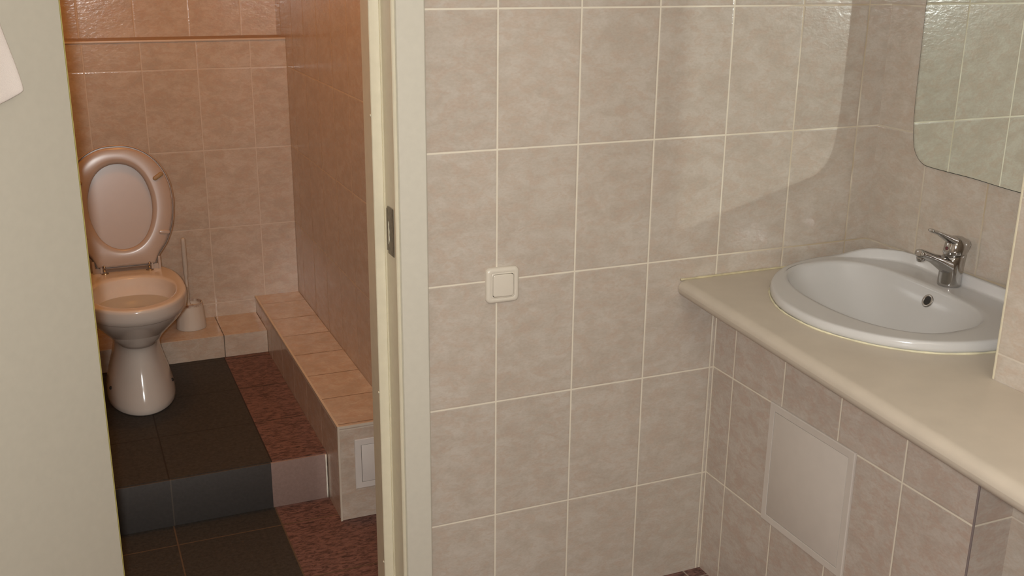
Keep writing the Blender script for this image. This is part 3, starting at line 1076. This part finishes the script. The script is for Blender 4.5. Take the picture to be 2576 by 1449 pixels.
CC = (0.0, 0.215)
so = resamp(sym(seat_half), CC)
si = resamp(sym(in_half), CC)


def pring(o_, off, n):
    return [S(CC[0] + (r + off) * math.cos(a), CC[1] + (r + off) * math.sin(a), n) for a, r in o_]


bm = bmesh.new()
vs = loft(bm, [pring(so, -0.002, 0.0), pring(so, 0.0, 0.003), pring(so, 0.0, 0.009), pring(so, -0.0035, 0.0135), pring(so, -0.009, 0.0150),
               pring(so, -0.022, 0.0165), pring(si, 0.018, 0.0165), pring(si, 0.007, 0.0150), pring(si, 0.002, 0.0115), pring(si, 0.0, 0.006), pring(si, 0.001, 0.0)])
n = len(vs[0])
for i in range(n):
    j = (i + 1) % n
    bm.faces.new((vs[0][i], vs[-1][i], vs[-1][j], vs[0][j]))
seat = link('seat', bm, M_SEAT, wc, smooth=True, auto=1.2)
bm = bmesh.new()
loft(bm, [pring(so, 0.001, -0.026), pring(so, 0.0065, -0.022), pring(so, 0.008, -0.012), pring(so, 0.0075, -0.003), pring(so, 0.005, -0.002), pring(so, 0.003, -0.008),
          pring(so, -0.05, -0.009)], True, True)
link('lid', bm, M_SEAT, wc, smooth=True, auto=1.2)


def pad(u, v, ang, L, W, mat, name, label=None, n0=0.016, h=0.006):
    bm = bmesh.new()
    ca, sa = math.cos(ang), math.sin(ang)
    rings = []
    for d, n_ in ((0, n0 - 0.003), (0, n0 + h * 0.5), (0.0012, n0 + h * 0.85), (0.003, n0 + h)):
        r_ = []
        for k in range(24):
            a = 2 * PI * k / 24
            pu = (L - W) * (1 if math.cos(a) > 0 else -1) + (W - d) * math.cos(a)
            pv = (W - d) * math.sin(a)
            r_.append(S(u + pu * ca - pv * sa, v + pu * sa + pv * ca, n_))
        rings.append(r_)
    loft(bm, rings, True, True)
    o_ = link(name, bm, mat, seat, smooth=True)
    if label:
        o_['label'] = label


pad(0.1315, 0.306, math.radians(33), 0.0195, 0.0075, M_BRBUMP, 'bumper', 'brown rubber seat bumper')
pad(-0.1315, 0.306, math.radians(-33), 0.0195, 0.0075, M_BRBUMP, 'bumper', 'brown rubber seat bumper')
pad(0.134, 0.112, math.radians(-6), 0.0185, 0.0070, M_SEAT, 'bumper', h=0.0035)
pad(-0.134, 0.112, math.radians(6), 0.0185, 0.0070, M_SEAT, 'bumper', h=0.0035)
# hinge housings and chrome hinge pins
for s_ in (-1, 1):
    bm = bmesh.new()
    for (u0, u1) in ((0.080, 0.087), (0.104, 0.112)):
        a = [S(s_ * u, v, n_) for u, v, n_ in ((u0, 0.03, 0.012), (u0, -0.014, 0.010), (u0, -0.014, -0.010), (u0, 0.03, -0.010))]
        b = [S(s_ * u, v, n_) for u, v, n_ in ((u1, 0.03, 0.012), (u1, -0.014, 0.010), (u1, -0.014, -0.010), (u1, 0.03, -0.010))]
        loft(bm, [a, b], True, True)
    a = [S(s_ * 0.087, v, n_) for v, n_ in ((0.004, 0.004), (-0.013, 0.003), (-0.013, -0.010), (0.004, -0.010))]
    b = [S(s_ * 0.105, v, n_) for v, n_ in ((0.004, 0.004), (-0.013, 0.003), (-0.013, -0.010), (0.004, -0.010))]
    loft(bm, [a, b], True, True)
    bmesh.ops.bevel(bm, geom=list(bm.edges), offset=0.0015, segments=2, affect='EDGES')
    link('hinge_housing', bm, M_SEAT, wc, smooth=True, auto=0.7)
    bm = bmesh.new()
    hx = TX + s_ * 0.0735
    tube(bm, smooth_path([(hx, HY - 0.020, 0.5562), (hx, HY - 0.021, 0.563), (hx - 0.001, HY - 0.014, 0.570), (hx, HY - 0.017, 0.578), (hx + s_ * 0.004, HY - 0.008, 0.580),
                          (hx + s_ * 0.014, HY - 0.003, 0.572)], 5), 0.0042, 12)
    lathe(bm, [(0.0125, 0.0), (0.0125, 0.002), (0.006, 0.004)], (hx, HY - 0.020, 0.5560), 20)
    link('hinge_pin', bm, M_CHROME, wc, smooth=True)

# ------------------------------------------------------------------ brush in its holder
BX, BY, BZ0 = -0.502, 1.858, 0.238
bm = bmesh.new()
seg = 48


def hold_ring(r, z, fl=0.0):
    return [(BX + (r + fl * (1 if k % 6 == 0 else 0)) * math.cos(2 * PI * k / seg), BY + (r + fl * (1 if k % 6 == 0 else 0)) * math.sin(2 * PI * k / seg), BZ0 + z)
            for k in range(seg)]


loft(bm, [hold_ring(0.055, 0.0005), hold_ring(0.0565, 0.004, -0.001), hold_ring(0.0525, 0.050, -0.0012), hold_ring(0.0475, 0.096, -0.0012), hold_ring(0.0465, 0.101),
          hold_ring(0.0435, 0.1015), hold_ring(0.0425, 0.097), hold_ring(0.042, 0.080)], True, True)
hd = link('brush_holder', bm, M_HOLDER, smooth=True, auto=1.0)
tag(hd, 'white plastic toilet brush holder with a rust-stained top, on the plinth', 'brush holder')
br = empty('toilet_brush', (BX, BY, BZ0 + 0.083), 'white toilet brush with an upright handle, standing in its holder behind the toilet', 'toilet brush')
hx, hy = BX - 0.006, BY - 0.012
bm = bmesh.new()
lathe(bm, [(0.018, 0.0835), (0.018, 0.088), (0.011, 0.094), (0.0068, 0.103), (0.0060, 0.12), (0.0060, 0.165), (0.0064, 0.1662), (0.0064, 0.168), (0.0060, 0.169), (0.0062, 0.20),
           (0.0088, 0.225), (0.0092, 0.29), (0.0085, 0.345), (0.0070, 0.354), (0.003, 0.358)], (hx, hy, BZ0), 20)
hnd = link('handle', bm, M_BRUSHP, br, smooth=True)
bm = bmesh.new()
box(bm, hx - 0.0018, hx + 0.0018, hy - 0.0012 - 0.0085, hy - 0.0082, BZ0 + 0.21, BZ0 + 0.34)
x_ = link('grip_ridge', bm, M_BRUSHP, hnd)
bm = bmesh.new()
lathe(bm, [(0.030, 0.081), (0.032, 0.0825), (0.034, 0.0835), (0.016, 0.0842)], (hx, hy, BZ0), 20)
link('collar', bm, plain('rusty_collar', (0.33, 0.17, 0.09), 0.6, mottled=0.2), br, smooth=True)

# ------------------------------------------------------------------ added fill uplighter behind the camera; toilet ceiling lamp
lamp = empty('added_uplighter', (-0.45, YF, 2.05), 'added white uplighter for ambient fill behind the camera, outside the picture', 'added lamp')
bm = bmesh.new()
box(bm, -0.74, -0.16, -2.90, -2.60, 2.06, 2.10)
box(bm, -0.60, -0.30, YF + 0.001, -2.80, 2.03, 2.06)
bmesh.ops.bevel(bm, geom=list(bm.edges), offset=0.004, segments=2, affect='EDGES')
link('added_lamp_tray', bm, M_GLOW, lamp, smooth=True, auto=0.7)
bl = empty('bulkhead_lamp', (-0.62, 0.95, CEIL), 'round warm bulb fitting on the ceiling of the toilet compartment', 'ceiling lamp')
bm = bmesh.new()
lathe(bm, [(0.055, -0.001), (0.055, -0.02), (0.03, -0.05), (0.022, -0.11)], (-0.62, 0.95, CEIL), 24)
link('lamp_holder', bm, M_GLOW, bl, smooth=True)
